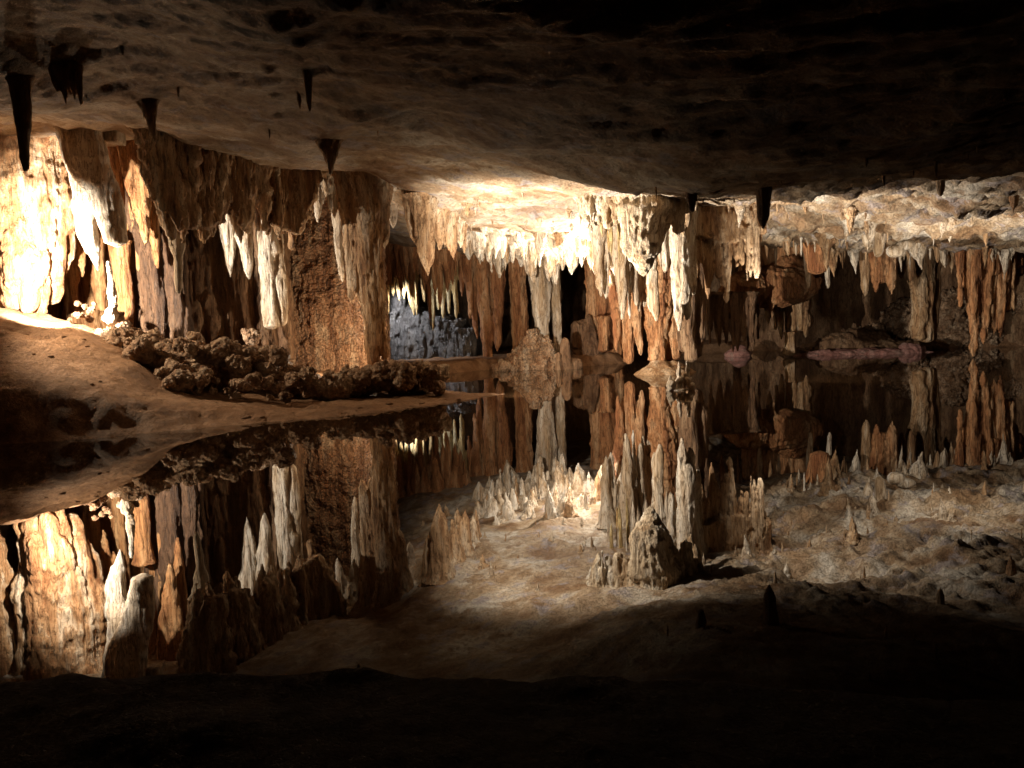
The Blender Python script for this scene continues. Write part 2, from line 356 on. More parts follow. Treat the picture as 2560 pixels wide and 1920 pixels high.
def smooth01(a, b, x):
    t = np.clip((x - a) / (b - a), 0, 1); return t * t * (3 - 2 * t)
def roof_z(x, y):
    z = roof_f(x, y)
    wx = x + 0.9 * fbm(x * 0.35, y * 0.35, 0 * x, 3, 90); wy = y + 0.9 * fbm(x * 0.35, y * 0.35, 0 * x + 5, 3, 91)
    # broad smooth scallops and flow ridges
    r = 1 - np.abs(vnoise(wx * 0.55 + wy * 0.25, wy * 0.30 - wx * 0.12, 0 * x, 92)) * 2
    near = 1 - smooth01(9, 14, y)
    z = z - 0.16 * r * near - 0.05 * r
    r2 = 1 - np.abs(vnoise(wx * 1.5 + wy * 0.5, wy * 0.9, 0 * x, 93)) * 2
    z = z - (0.025 + 0.03 * smooth01(12, 15, y)) * r2
    z = z + (0.10 - 0.065 * smooth01(13, 10, y)) * fbm(x * 1.3, y * 1.3, 0 * x, 5, 94)
    u_ = x * 0.45 + y * 0.9; v_ = x * 0.9 - y * 0.45
    z = z + 0.05 * near * (1 - np.abs(fbm(u_ * 2.6, v_ * 0.6, 0 * x, 4, 89)) * 3)
    right = smooth01(2.5, 5.5, x) * smooth01(12, 14, y)
    q = 4.5 * fbm(x * 0.33, y * 0.6, 0 * x + 2, 4, 88); fr = q - np.floor(q)
    z = z + 0.11 * right * (np.floor(q) + smooth01(0.0, 0.22, fr))
    w = worley(x * 2.6, y * 2.6, 0 * x, 95); w2 = worley(x * 6.5, y * 6.5, 0 * x, 96)
    z = z + right * (0.24 * fbm(x * 1.6, y * 2.6, 0 * x, 6, 97, 0.62) + 0.06 * (w - 0.4) + 0.035 * (w2 - 0.4))
    z = z + (0.03 - 0.02 * smooth01(13, 10, y)) * (w2 - 0.4) + 0.025 * fbm(x * 7, y * 7, 0 * x, 3, 98)
    # little drip nubs all over
    n = np.clip(0.22 - worley(x * 2.1 + 0.3 * wx, y * 2.1, 0 * x + 0.5, 99), 0, 1) / 0.22
    z = z - (0.05 + 0.12 * right) * n**1.5
    return z

def grid(x0, x1, y0, y1, s, f, flip=False):
    xs = np.arange(x0, x1 + s / 2, s); ys = np.arange(y0, y1 + s / 2, s)
    X, Y = np.meshgrid(xs, ys, indexing='ij')
    Z = f(X.ravel(), Y.ravel())
    V = np.stack([X.ravel(), Y.ravel(), Z], -1)
    n, m = len(xs), len(ys)
    I = (np.arange(n - 1)[:, None] * m + np.arange(m - 1)[None]).ravel()
    Q = np.stack([I, I + m, I + m + 1, I + 1], -1)
    if flip: Q = Q[:, ::-1]
    return V, Q
def fast_mesh(name, V, Q, mat):
    me = bpy.data.meshes.new(name)
    me.vertices.add(len(V)); me.vertices.foreach_set('co', V.ravel())
    me.loops.add(Q.size); me.loops.foreach_set('vertex_index', Q.ravel().astype(np.int32))
    me.polygons.add(len(Q)); me.polygons.foreach_set('loop_start', np.arange(0, Q.size, 4, dtype=np.int32)); me.polygons.foreach_set('loop_total', np.full(len(Q), 4, np.int32))
    me.update(calc_edges=True); me.validate()
    me.polygons.foreach_set('use_smooth', np.ones(len(me.polygons), bool))
    me.materials.append(mat)
    return me
V, Q = grid(-15, 19, -1.5, 37, 0.05, roof_z, flip=True)
put("cave_ceiling", fast_mesh("cave_ceiling", V, Q, ROOF), kind="structure")

# banks, ledges and the far shore: one ground sheet, under water where the lake lies
def seg_sd(x, y, poly):                            # signed distance, positive inside the polygon
    P = np.array(poly); d = np.full(x.shape, 1e9); ins = np.zeros(x.shape, bool)
    for i in range(len(P)):
        a, b = P[i], P[(i + 1) % len(P)]
        e = b - a; t = np.clip(((x - a[0]) * e[0] + (y - a[1]) * e[1]) / (e @ e), 0, 1)
        d = np.minimum(d, np.hypot(x - a[0] - t * e[0], y - a[1] - t * e[1]))
        c = ((a[1] > y) != (b[1] > y)) & (x < (b[0] - a[0]) * (y - a[1]) / (b[1] - a[1] + 1e-12) + a[0])
        ins ^= c
    return np.where(ins, d, -d)
LEFT = [(-16, 9.5), (-9.5, 11.0), (-6.75, 11.8), (-5.4, 12.4), (-4.06, 13.0), (-2.76, 13.5), (-1.6, 14.7), (-0.6, 15.8), (0.02, 16.4), (-0.5, 16.75), (-1.2, 17.3), (-1.9, 18.6), (-3.0, 20.5), (-4.5, 22.5), (-5, 38), (-16, 38)]
BACK = [(-5.5, 23.0), (-3.5, 24.6), (-1.6, 24.0), (0.0, 25.6), (1.0, 26.2), (2.3, 24.6), (3.6, 25.6), (4.2, 30.5), (5.5, 31), (6.9, 29.2), (8.6, 29.2), (9.4, 29.0), (11.3, 27.6), (13.4, 26.6), (16, 25.6), (20, 24.6), (20, 38), (-6, 38)]
NEAR = [(-8, -3), (-8, 3.1), (-2, 3.04), (-0.5, 3.02), (0.3, 2.9), (1.7, 2.62), (8, 2.2), (8, -3)]
bk = []
for (px, py, Y) in [(0, 948, 12.75), (-200, 940, 12.5), (150, 958, 12.9), (300, 980, 13.3), (420, 1003, 13.7), (560, 1015, 14.0), (720, 1022, 14.4), (900, 1018, 14.9), (1100, 1003, 15.7), (1250, 990, 16.3),
                    (0, 790, 15.7), (-200, 770, 15.7), (0, 865, 14.1), (200, 840, 15.2), (200, 900, 14.1), (350, 920, 14.6), (150, 808, 16), (120, 790, 17), (300, 850, 16.5), (450, 880, 18), (600, 890, 18.5), (700, 920, 19.5), (900, 950, 18.5), (1000, 968, 17.5),
                    (300, 850, 19), (450, 980, 15), (600, 985, 15.4), (750, 990, 15.8), (950, 985, 16.2)]:
    bk.append(W(px, py, Y))
bk += [(-15, 14, 1.6), (-15, 20, 2.2), (-12, 28, 1.8), (-8, 24, 1.2), (-5, 24, 0.8), (-4, 30, 0.5), (-10, 36, 1)]
bank_f = tps([(c[0], c[1]) for c in bk], np.array([c[2] for c in bk]))
def ground_z(x, y):
    nz = fbm(x * 0.8, y * 0.8, 0 * x, 4, 110); f = fbm(x * 4, y * 4, 0 * x, 4, 111)
    wob = 0.25 * nz + 0.14 * f
    d = seg_sd(x, y, LEFT) + wob * 0.5
    bz = np.clip(bank_f(x, y), 0.10, 2.6)
    k = np.clip(d, 0, 9)
    left = np.where(d > 0, bz * smooth01(0.0, 0.8, k) + 0.05 * nz * smooth01(0.3, 1.5, k) + 0.05 * f + 0.025 * fbm(x * 11, y * 11, 0 * x, 3, 121) + 0.05 * vnoise(x * 1.1, y * 3.2, 0 * x, 119) * smooth01(-3, -6, x) * smooth01(0.5, 1.5, k), -0.5 * smooth01(0, -0.8, d) - 0.02)
    d2 = seg_sd(x, y, BACK) + wob * 0.5
    back = np.where(d2 > 0, 0.30 * smooth01(0, 0.35, d2) + 0.16 * np.clip(d2 - 0.5, 0, 6) * smooth01(6, 8, x) + 0.08 * nz + 0.05 * f, -0.5 * smooth01(0, -0.8, d2) - 0.02)
    return np.maximum(np.maximum(left, back), -0.5)
V, Q = grid(-15, 19, -1.5, 37, 0.06, ground_z)
put("ground", fast_mesh("ground", V, Q, MUD), kind="structure")
def near_z(x, y):
    nz = fbm(x * 0.8, y * 0.8, 0 * x, 4, 110); f = fbm(x * 5, y * 5, 0 * x, 4, 111)
    d3 = seg_sd(x, y, NEAR) + 0.06 * nz + 0.03 * f
    g = np.clip(0.28 - worley(x * 9, y * 9, 0 * x + 0.5, 118), 0, 1)
    return np.where(d3 > 0, 0.30 * smooth01(0, 0.3, d3) + 0.03 * nz + 0.02 * f + 0.025 * g, -0.5 * smooth01(0, -0.5, d3) - 0.02)
LEDGE = stone("dark_brown_rock", [(0.035, 0.02, 0.011), (0.06, 0.034, 0.019), (0.09, 0.055, 0.031)], stain=(0.02, 0.012, 0.007), stain_amt=0.4, vscale=(3, 3, 3), fine=60, bump=0.8, flutes=0, crack=0.3, rough=0.8, spec=0.1)  # very dark brown stone, used on the near ledge only
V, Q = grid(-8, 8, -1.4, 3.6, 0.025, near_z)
put("near_shore", fast_mesh("near_shore", V, Q, LEDGE), kind="structure")
me = to_mesh("lake_water", [(-15, -1.4, 0), (19, -1.4, 0), (19, 36.5, 0), (-15, 36.5, 0)], [(0, 1, 2, 3)], WATER, smooth=False)
put("lake_water", me, kind="structure")

# outer rock walls that close the cave
def wallmesh(name, path, mat, amp=0.5):
    L = np.array(path, float); seg = np.hypot(*(L[1:] - L[:-1]).T); s = np.concatenate([[0], np.cumsum(seg)])
    u = np.arange(0, s[-1], 0.09); x = np.interp(u, s, L[:, 0]); y = np.interp(u, s, L[:, 1])
    tx = np.gradient(x); ty = np.gradient(y); l = np.hypot(tx, ty); nx, ny = -ty / l, tx / l
    z = np.arange(-0.6, 6.6, 0.09)
    U, Z = np.meshgrid(np.arange(len(u)), z, indexing='ij')
    xx, yy = x[U], y[U]
    d = amp * fbm(xx * 0.5, yy * 0.5, Z * 0.5, 5, 130) + 0.22 * (0.5 - worley(xx * 1.4, yy * 1.4, Z * 1.4, 131)) + 0.1 * (0.5 - worley(xx * 4, yy * 4, Z * 4, 132))
    V = np.stack([xx + nx[U] * d, yy + ny[U] * d, Z], -1).reshape(-1, 3)
    n, m = len(u), len(z)
    I = (np.arange(n - 1)[:, None] * m + np.arange(m - 1)[None]).ravel()
    return fast_mesh(name, V, np.stack([I, I + m, I + m + 1, I + 1], -1), mat)
put("cave_wall", wallmesh("cave_wall", [(-13, -1), (-13, 12), (-12.3, 19), (-10, 24), (-7, 30), (-5, 33.5), (1, 35), (6, 34.5), (7.5, 31), (9, 29.3), (12, 28.2), (15, 26.6), (18, 24), (18.5, 10), (18.5, -1)], BROWN), kind="structure")

# ------------------------------------------------------------------ formations
ND = [0]
def C(px, tip, top, hw, Y, wt=3, p=0.7, dr=0.8, lean=0, knob=0.1, bulb=0, seg=18):
    """a drip read off the photograph: column px, tip row, top row, half-width (pixels), distance Y (metres)"""
    ND[0] += 1
    a = W(px, tip, Y); b = W(px, top, Y); k = MPP(Y)
    zt = b[2]
    if zt > a[2]:                                 # hang from the real roof
        rz = float(roof_z(np.array([a[0]]), np.array([Y]))[0])
        if -0.4 < rz + 0.08 - zt < 1.3: zt = max(zt, rz + 0.08)
    return loft(a, zt, max(wt * k, 0.02), hw * k, p, dr, seg, ND[0] * 1.37, lean=(lean * k, 0), knob=knob, bulb=bulb * k)
def S(pts, th=0.3):
    o = []
    for (px, top, bot, Y) in pts:
        a = W(px, top, Y); b = W(px, bot, Y); o.append((a[0], Y, a[2], b[2]))
    return slab(o, th)
def B(px, py, Y, rx, ry, rd=None, seed=0, amp=0.25):
    k = MPP(Y); return blob(W(px, py, Y), (rx * k, (rd or rx) * k, ry * k), seed or ND[0] + px, amp)
def mass(name, label, cat, parts, mat, group=None, vox=0.03, **kw):
    me = remesh(parts, name, mat, vox, **kw)
    o = recentre(me)
    return put(name, me, label, cat, group, loc=o)
def drip(name, label, cat, mat, px, tip, top, hw, Y, group=None, **kw):
    me = remesh([C(px, tip, top, hw, Y, **kw)], name, mat, max(0.012, min(0.03, hw * MPP(Y) * 0.16)), smooth=1,
                flute=min(0.03, hw * MPP(Y) * 0.22), rough=min(0.02, hw * MPP(Y) * 0.18), pits=0)
    o = recentre(me)
    return put(name, me, label, cat, group, loc=o)

rs = random.Random(77)
def SP(x0, x1, top, Y0, Y1, n, lmin, lmax, hw=9, curve=None):
    """n thin ragged drips between picture columns x0..x1 hanging from row top, lengths in rows"""
    o = []
    for i in range(n):
        f = rs.random(); px = x0 + (x1 - x0) * f; Y = Y0 + (Y1 - Y0) * f + rs.uniform(-.2, .2)
        l = lmin + (lmax - lmin) * rs.random()**1.7
        tp = top[0] + (top[1] - top[0]) * f if isinstance(top, tuple) else top
        o.append(C(px, tp + l, tp - 25, hw * rs.choice((0.6, 0.8, 1.1, 1.9)) * (0.6 + l / lmax * 0.7), Y, 1.8, 0.6, knob=0.2, seg=12))
    return o
# --- far left
mass("flowstone_drapery", "huge glowing white and orange flowstone drapery at the far left above the mud bank", "flowstone",
     [C(-150, 760, 300, 100, 17.2, 40, 0.6), C(-60, 770, 300, 60, 16.9, 20, 0.6), C(6, 768, 300, 50, 16.6, 12, 0.5), C(48, 775, 300, 70, 16.4, 13, 0.5), C(82, 785, 300, 66, 16.5, 12, 0.5),
      C(112, 790, 305, 62, 16.6, 10, 0.5), C(142, 760, 305, 60, 16.9, 10, 0.5), C(165, 700, 310, 42, 17.1, 7, 0.6), B(110, 500, 17.0, 95, 110, 60), B(20, 470, 17, 90, 120, 60),
      S([(-60, 300, 620, 17), (150, 300, 620, 17.3)], 0.5)], GLOW, flute=0.05, rough=0.06)
mass("folded_drapery", "narrow orange drapery folds between the glowing flowstone and the bright cone", "drapery",
     [C(198, 560, 315, 22, 17.8, 5), C(212, 695, 315, 26, 17.9, 5, 0.5), C(228, 640, 315, 22, 18, 4), C(255, 780, 320, 26, 18.6, 10, 0.4), C(185, 760, 320, 24, 18.6, 8, 0.4), S([(180, 315, 480, 17.9), (260, 315, 480, 18.1)], 0.3)], AMBER, vox=0.032, flute=0.04)
mass("stalactite_cone", "blazing white double tipped stalactite beside the orange folds, brightest of all", "stalactite",
     [C(283, 617, 305, 54, 15.9, 16, 0.35, lean=-62), C(237, 678, 305, 44, 16.2, 7, 0.45, lean=-14), C(216, 500, 305, 30, 16.2, 4, 0.6, lean=-14), S([(190, 305, 360, 16.2), (300, 305, 360, 16.2)], 0.4)], PALE, flute=0.035, pits=0.012)
mass("drapery_lobes", "cluster of orange lobed draperies with white undersides right of the blazing cone", "drapery",
     [C(322, 505, 315, 22, 16.9, 5), C(345, 575, 315, 30, 17, 9), C(371, 617, 320, 26, 17, 8), C(394, 672, 320, 22, 17.3, 6, 0.5), C(305, 560, 315, 22, 17.2, 5), C(352, 700, 330, 20, 17.8, 5, 0.5), C(330, 700, 330, 22, 18, 6, 0.5), C(318, 850, 600, 20, 17.6, 14, 0.5)], AMBER, flute=0.03)
mass("folded_drapery", "folds coloured dark for shade, reaching the ground right of the orange lobed draperies", "drapery",
     [C(x, 860 + (x - 340) * 0.25, 480, 22, 17.7 + (x % 3) * 0.2, 12, 0.5) for x in (338, 358, 384, 402, 428, 450)] + [S([(335, 500, 860, 18.1), (452, 480, 885, 18.3)], 0.2)], SHADED, vox=0.03, flute=0.06, rough=0.05)  # extended to the ground to block the left lamp; shade is in their colour
mass("dark_curtain", "broad shadowed brown stalactite curtain hanging in front of the left wall", "drapery",
     [C(385, 470, 300, 40, 14.3, 6), C(412, 560, 300, 42, 14.3, 8, lean=-18), C(437, 622, 305, 50, 14.4, 9, 0.8, lean=-22), C(475, 590, 310, 42, 14.8, 8, 0.7), C(512, 575, 320, 40, 15.2, 8), C(545, 530, 330, 34, 15.6, 8),
      C(575, 540, 345, 30, 15.9, 6), C(602, 617, 360, 36, 16.2, 5, 0.7), C(638, 505, 370, 30, 16.6, 6), C(668, 585, 380, 32, 17.0, 8), C(698, 610, 390, 34, 17.4, 8), C(735, 625, 395, 30, 17.8, 7), C(772, 545, 400, 28, 17.9, 6),
      *SP(400, 780, (560, 545), 14.4, 17.9, 26, 10, 60, 10), S([(365, 300, 430, 14.3), (430, 300, 575, 14.4), (480, 310, 575, 14.9), (530, 320, 560, 15.5), (565, 340, 500, 15.8), (600, 355, 580, 16.2), (640, 370, 460, 16.6), (670, 380, 560, 17.1), (735, 395, 590, 17.7), (780, 400, 500, 17.9), (795, 400, 450, 17.9)], 0.3)], TAN, vox=0.026, flute=0.06, rough=0.07, pits=0.06)
drip("stalactite", "knobbly bright white tipped stalactite hanging from the lowest point of the shadowed curtain", "stalactite", PALE, 451.4, 739, 560, 19, 15, wt=3.5, p=0.8, knob=0.3)
mass("stalactite_pair", "two joined stalactites like a W, white on the left and orange on the right", "stalactite",
     [C(581, 698, 470, 34, 18.1, 4, 0.62, lean=-22), C(620, 701, 440, 26, 18.1, 6, 0.5, lean=2), C(600, 635, 470, 22, 18.1, 6, 0.6)], PALE, vox=0.022, flute=0.03, pits=0.01)
mass("leaning_column_formation", "slanting white to pink column with orange side reaching down to the rubble", "column",
     [C(680, 822, 560, 24, 18.3, 17, 0.4, lean=0), C(705, 815, 540, 18, 18.4, 10, 0.4), C(680, 640, 490, 24, 18.3, 20, 0.6, lean=-32)], PALE, vox=0.024, flute=0.035, rough=0.03)
# back wall of dark curtains at left
parts = []
for i, px in enumerate(range(150, 700, 23)):
    parts.append(C(px + random.uniform(-5, 5), 905 - (0 if px < 560 else 20) - max(0, 400 - px) * 0.25, 300, random.uniform(20, 30), 19.6 + random.uniform(-.25, .25), random.uniform(6, 16), 0.35))
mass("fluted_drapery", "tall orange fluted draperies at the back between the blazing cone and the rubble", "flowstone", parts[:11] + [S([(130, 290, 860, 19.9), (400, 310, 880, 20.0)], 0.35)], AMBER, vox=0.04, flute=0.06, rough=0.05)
mass("fluted_drapery", "tall fluted draperies coloured brown for the shade behind the rubble heap", "flowstone", parts[11:] + [S([(400, 310, 880, 20.0), (700, 330, 900, 20.1)], 0.35)], BROWN, vox=0.04, flute=0.06, rough=0.05)  # brown in place of orange stands for the shade on this half
# popcorn flowstone wall
parts = [S([(690, 470, 950, 21.0), (950, 470, 960, 21.0)], 0.4)]
for px, t, hw in [(705, 930, 28), (735, 940, 40), (770, 950, 34), (800, 955, 44), (838, 955, 40), (872, 960, 42), (905, 965, 36), (930, 960, 26)]:
    parts.append(C(px, t, 470, hw * 0.7, 20.8, hw, 0.8, 0.7, knob=0.2))
mass("popcorn_flowstone", "wide orange brown flowstone wall covered in knobbly wavy ridges beside the tall column", "flowstone", parts, POPC, vox=0.03, flute=0.05, rough=0.05, pop=0.07)
mass("fluted_column_formation", "tall twisted grey brown column with pierced top standing on the rock spit", "column",
     [C(946, 922, 430, 30, 18.3, 15, 0.5, lean=-6), C(957, 905, 430, 20, 18.4, 8, 0.4), C(912, 800, 430, 34, 18.4, 8, 0.5), C(885, 770, 430, 32, 18.5, 7, 0.5), C(862, 560, 430, 16, 18.4, 5), C(925, 700, 430, 36, 18.2, 10, 0.6), *SP(845, 965, 500, 18.2, 18.4, 12, 20, 130, 9), C(898, 640, 520, 38, 18.4, 16)],
     TAN, vox=0.024, flute=0.05, rough=0.03, pits=0.05)
drip("stalactite", "thin bright edged stalactite close to the left side of the tall twisted column", "stalactite", PALE, 854.5, 708, 440, 17, 19, wt=4, p=0.5)
mass("hanging_lobes", "ragged white edged lobes hanging above the popcorn wall left of the twisted column", "drapery",
     [C(775, 520, 420, 22, 18.6, 5), C(797, 560, 420, 20, 18.6, 4), C(812, 510, 420, 20, 18.6, 5), C(828, 540, 420, 14, 18.8, 3)], PALE, vox=0.024, flute=0.03, pits=0.03)
drip("stalactite", "short bright white stalactite on the lit ceiling just right of the twisted column", "stalactite", PALE, 985, 571, 490, 12, 19.4, wt=5, p=0.7)
mass("stalactite_cluster", "pinkish grey long stalactite with smaller white lobes right of the twisted column", "stalactite",
     [C(1077, 693, 500, 34, 18.0, 7, 0.55, lean=-8), C(1052, 598, 500, 24, 18.1, 5), C(1102, 628, 520, 26, 18.6, 5), C(1131, 650, 540, 20, 19, 6), C(1030, 560, 490, 16, 18.2, 3), C(1150, 625, 560, 18, 19.6, 4), *SP(1025, 1165, (560, 590), 18.1, 19.8, 18, 10, 60, 8)], TAN, vox=0.024, flute=0.03, pits=0.012)
# --- centre, blown out fringe
mass("fringe_drapery", "dazzling white fringe of drips along the lit ceiling edge in the centre", "drapery",
     [C(1175, 655, 600, 18, 24.2, 4), C(1200, 662, 600, 16, 24.2, 4), C(1225, 655, 600, 20, 24.3, 5), C(1253, 697, 600, 38, 24.6, 5, 0.8), C(1300, 668, 600, 22, 24, 5), C(1328, 714, 600, 24, 23.8, 5, 0.7), C(1350, 672, 600, 22, 23.8, 5),
      C(1374, 706, 600, 16, 23.6, 5), C(1390, 714, 600, 13, 23.6, 5), C(1412, 680, 600, 18, 23.4, 5), C(1432, 690, 600, 20, 23.2, 6, 0.6), C(1455, 660, 590, 20, 23, 6), C(1487, 692, 580, 28, 22.4, 6, 0.7),
      *SP(1165, 1500, (640, 625), 24.2, 22.6, 34, 12, 70, 9), *SP(1150, 1480, (610, 590), 22.6, 21.4, 26, 10, 50, 9), S([(1160, 595, 630, 24.3), (1300, 595, 640, 24), (1400, 600, 650, 23.5), (1500, 580, 630, 22.4)], 0.35)], PALE, vox=0.028, flute=0.035, pits=0.03)
mass("tapering_column_formation", "fluted white and brown column narrowing downwards behind the knobbly rock island", "column",
     [C(1352, 880, 650, 24, 24.8, 5, 0.5), C(1366, 900, 650, 20, 24.9, 5, 0.45), C(1340, 800, 650, 18, 24.9, 4), C(1392, 880, 690, 14, 25.2, 8, 0.4)], PALE, vox=0.026, flute=0.04, pits=0.01)
mass("orange_draperies", "row of smooth orange draperies and columns along the back of the lake", "drapery",
     [C(1158, 740, 610, 12, 27.3, 3), C(1176, 805, 610, 15, 27.2, 3), C(1192, 852, 610, 14, 27.4, 3, 0.6), C(1216, 914, 610, 16, 27.0, 11, 0.6, bulb=2), C(1234, 840, 610, 12, 27.4, 4, 0.5), C(1250, 886, 610, 19, 26.9, 3, 0.35)], ORANGE, vox=0.032, flute=0.035, rough=0.04, pits=0)
mass("smooth_column_formation", "stout smooth orange column right of a black gap at the back of the lake", "column",
     [C(1300, 905, 610, 19, 27.0, 15, 0.6, bulb=3), C(1310, 880, 610, 13, 27, 8, 0.5)], ORANGE, vox=0.03, flute=0.02, rough=0.04, pits=0)
mass("ochre_drapery", "fringe of ochre and yellow pointed stalactites above the grey flowstone", "stalactite",
     [C(x, t, 590, h, 26 + (x % 7) * 0.1, 2.5, 0.6) for x, t, h in [(975, 720, 14), (990, 700, 12), (1004, 735, 13), (1020, 700, 16), (1034, 742, 16), (1050, 690, 14), (1063, 730, 11), (1076, 802, 10), (1088, 740, 13), (1101, 772, 11), (1118, 735, 14), (1132, 715, 12)]] + SP(965, 1145, 655, 25.8, 26.2, 20, 10, 80, 8) + [S([(965, 590, 650, 26.3), (1140, 600, 650, 26.4)], 0.3)], ORANGE, vox=0.03, flute=0.02, pits=0)
mass("ochre_drapery", "second row of yellow tipped drips just behind the ochre fringe above the grey flowstone", "stalactite",
     [C(x, t, 640, h, 27.5, 2.5, 0.6) for x, t, h in [(970, 790, 10), (983, 745, 10), (997, 755, 9), (1012, 750, 9), (1026, 770, 10), (1044, 775, 11), (1060, 760, 9), (1085, 830, 9), (1095, 780, 8), (1110, 800, 10), (1125, 790, 9), (1140, 800, 9)]] + SP(960, 1150, 700, 27.3, 27.6, 20, 20, 110, 6) + [S([(960, 640, 700, 27.6), (1150, 640, 700, 27.6)], 0.25)], YELL, vox=0.03, flute=0.02, pits=0)
mass("grey_flowstone", "wet bluish grey flowstone slope in the alcove left of the orange columns", "flowstone",
     [B(960, 800, 29.0, 70, 90, 60, 3), B(1000, 850, 28.6, 80, 90, 60, 5), B(1060, 860, 28.6, 80, 95, 55, 6), B(1100, 830, 29.2, 70, 70, 55, 8), B(1140, 880, 28.8, 80, 66, 50, 9), B(1190, 890, 29.2, 40, 60, 40, 2), C(1110, 910, 790, 14, 28.0, 12, 0.5), C(1140, 910, 800, 18, 27.9, 16, 0.5), C(1168, 910, 820, 22, 27.9, 22, 0.5), C(1040, 800, 650, 12, 28, 5), C(1000, 800, 660, 14, 28.2, 6),
      C(985, 905, 780, 12, 27.9, 16, 0.6)], GREY, vox=0.036, flute=0.10, rough=0.10, pop=0.03)
# --- the big hanging block and everything under it
mass("hanging_block", "big overhanging pale yellow rock block pitted with holes, ending in one large cone", "drapery",
     [C(1610, 697, 460, 74, 15.57, 8, 0.42, lean=12), C(1470, 578, 462, 30, 15.9, 5), C(1497, 560, 462, 26, 15.8, 6), C(1516, 575, 462, 32, 15.8, 9, 0.7), C(1570, 600, 462, 36, 15.8, 8), C(1656, 626, 462, 34, 15.7, 9, 0.6), C(1690, 590, 465, 30, 15.9, 10), C(1712, 590, 480, 26, 16.3, 8),
      *SP(1470, 1720, (545, 570), 15.8, 16.0, 12, 8, 45, 10), S([(1465, 455, 505, 16.0), (1560, 455, 520, 15.9), (1650, 460, 535, 15.9), (1720, 470, 535, 16.2)], 0.3), B(1520, 500, 15.9, 60, 40, 34, 3), B(1625, 480, 15.8, 60, 40, 34, 4)], CREAM, vox=0.024, flute=0.05, rough=0.05, pits=0.03)
mass("lit_column_formation", "slender white and orange column with two legs ending above the water right of the cone", "column",
     [*SP(1680, 1740, 610, 17.0, 17.2, 7, 40, 150, 7), C(1697, 830, 540, 26, 17.0, 5, 0.45, lean=8), C(1716, 804, 540, 22, 17.1, 6, 0.5, lean=6), C(1728, 740, 540, 18, 17.3, 6), C(1708, 760, 540, 20, 17, 16, 0.5)], PALE, vox=0.022, flute=0.035, pits=0.03)
mass("column_formation", "white stalactite column directly below the large cone tip, ragged at its lower end", "column",
     [C(1637.5, 807, 640, 17, 17.7, 7, 0.5), C(1628, 780, 640, 14, 17.8, 6, 0.5), C(1660, 688, 590, 16, 17.4, 6, 0.6)], PALE, vox=0.022, flute=0.03, pits=0.03)
mass("stalactite_cluster", "bunch of blazing white stalactites left of the large cone", "stalactite",
     [C(1553.6, 804, 590, 22, 19.9, 4, 0.5), C(1563, 770, 590, 20, 20, 5), C(1532, 755, 600, 18, 21, 4), C(1538, 700, 590, 20, 20.5, 5), C(1588, 770, 620, 14, 20.2, 4), C(1575, 800, 640, 11, 20.4, 3), C(1515, 700, 600, 15, 21, 4), C(1605, 760, 660, 10, 20.5, 4), *SP(1500, 1620, 640, 20, 20.8, 26, 20, 150, 9)], PALE, vox=0.024, flute=0.035, pits=0.03)
mass("fluted_column_formation", "long fluted orange column group reaching nearly to the water left of the cone shaped island", "column",
     [C(1570, 908, 640, 22, 21.2, 9, 0.5), C(1597, 893, 660, 16, 21.0, 4, 0.5), C(1552, 870, 640, 20, 21.4, 5, 0.5), C(1583, 860, 640, 18, 21.3, 8, 0.5), C(1606, 800, 640, 16, 21.2, 6), *SP(1540, 1690, 660, 21.2, 21.6, 20, 60, 230, 9)], ORANGE, vox=0.028, flute=0.045, rough=0.03, pits=0.02)
mass("fluted_flowstone", "fluted orange flowstone column beside the black cave opening", "flowstone",
     [C(1505, 905, 600, 34, 26.0, 26, 0.7, bulb=0), C(1528, 905, 620, 26, 26, 24, 0.7), C(1490, 880, 700, 22, 25.9, 16, 0.6), C(1545, 900, 640, 22, 26, 16, 0.7), C(1510, 880, 790, 12, 25.2, 14, 0.6)], ORANGE, vox=0.032, flute=0.05, rough=0.04)
mass("domed_rock", "dark purplish domed rock with ragged crest in front of the black cave opening", "rock",
     [B(1460, 850, 25.6, 32, 55, 26), C(1475, 785, 870, 22, 25.5, 4), C(1440, 805, 870, 14, 25.4, 4), B(1475, 880, 25.5, 30, 30, 24)], BROWN, vox=0.03, rough=0.06)
mass("orange_column_formation", "rough orange column standing on the cone shaped island", "column",
     [C(1650, 905, 640, 38, 20.6, 24, 0.7, knob=0.2), C(1684, 900, 640, 28, 20.8, 16, 0.6, knob=0.2), C(1626, 820, 640, 24, 20.7, 6), C(1668, 905, 700, 30, 20.9, 26, 0.6)], ORANGE, vox=0.028, flute=0.04, rough=0.06, pits=0.03)
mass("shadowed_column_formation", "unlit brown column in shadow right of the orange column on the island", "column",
     [C(1725, 905, 640, 22, 19.6, 16, 0.6), C(1748, 895, 640, 18, 19.8, 12, 0.6), C(1710, 880, 660, 16, 19.9, 12, 0.6)], BROWN, vox=0.03)
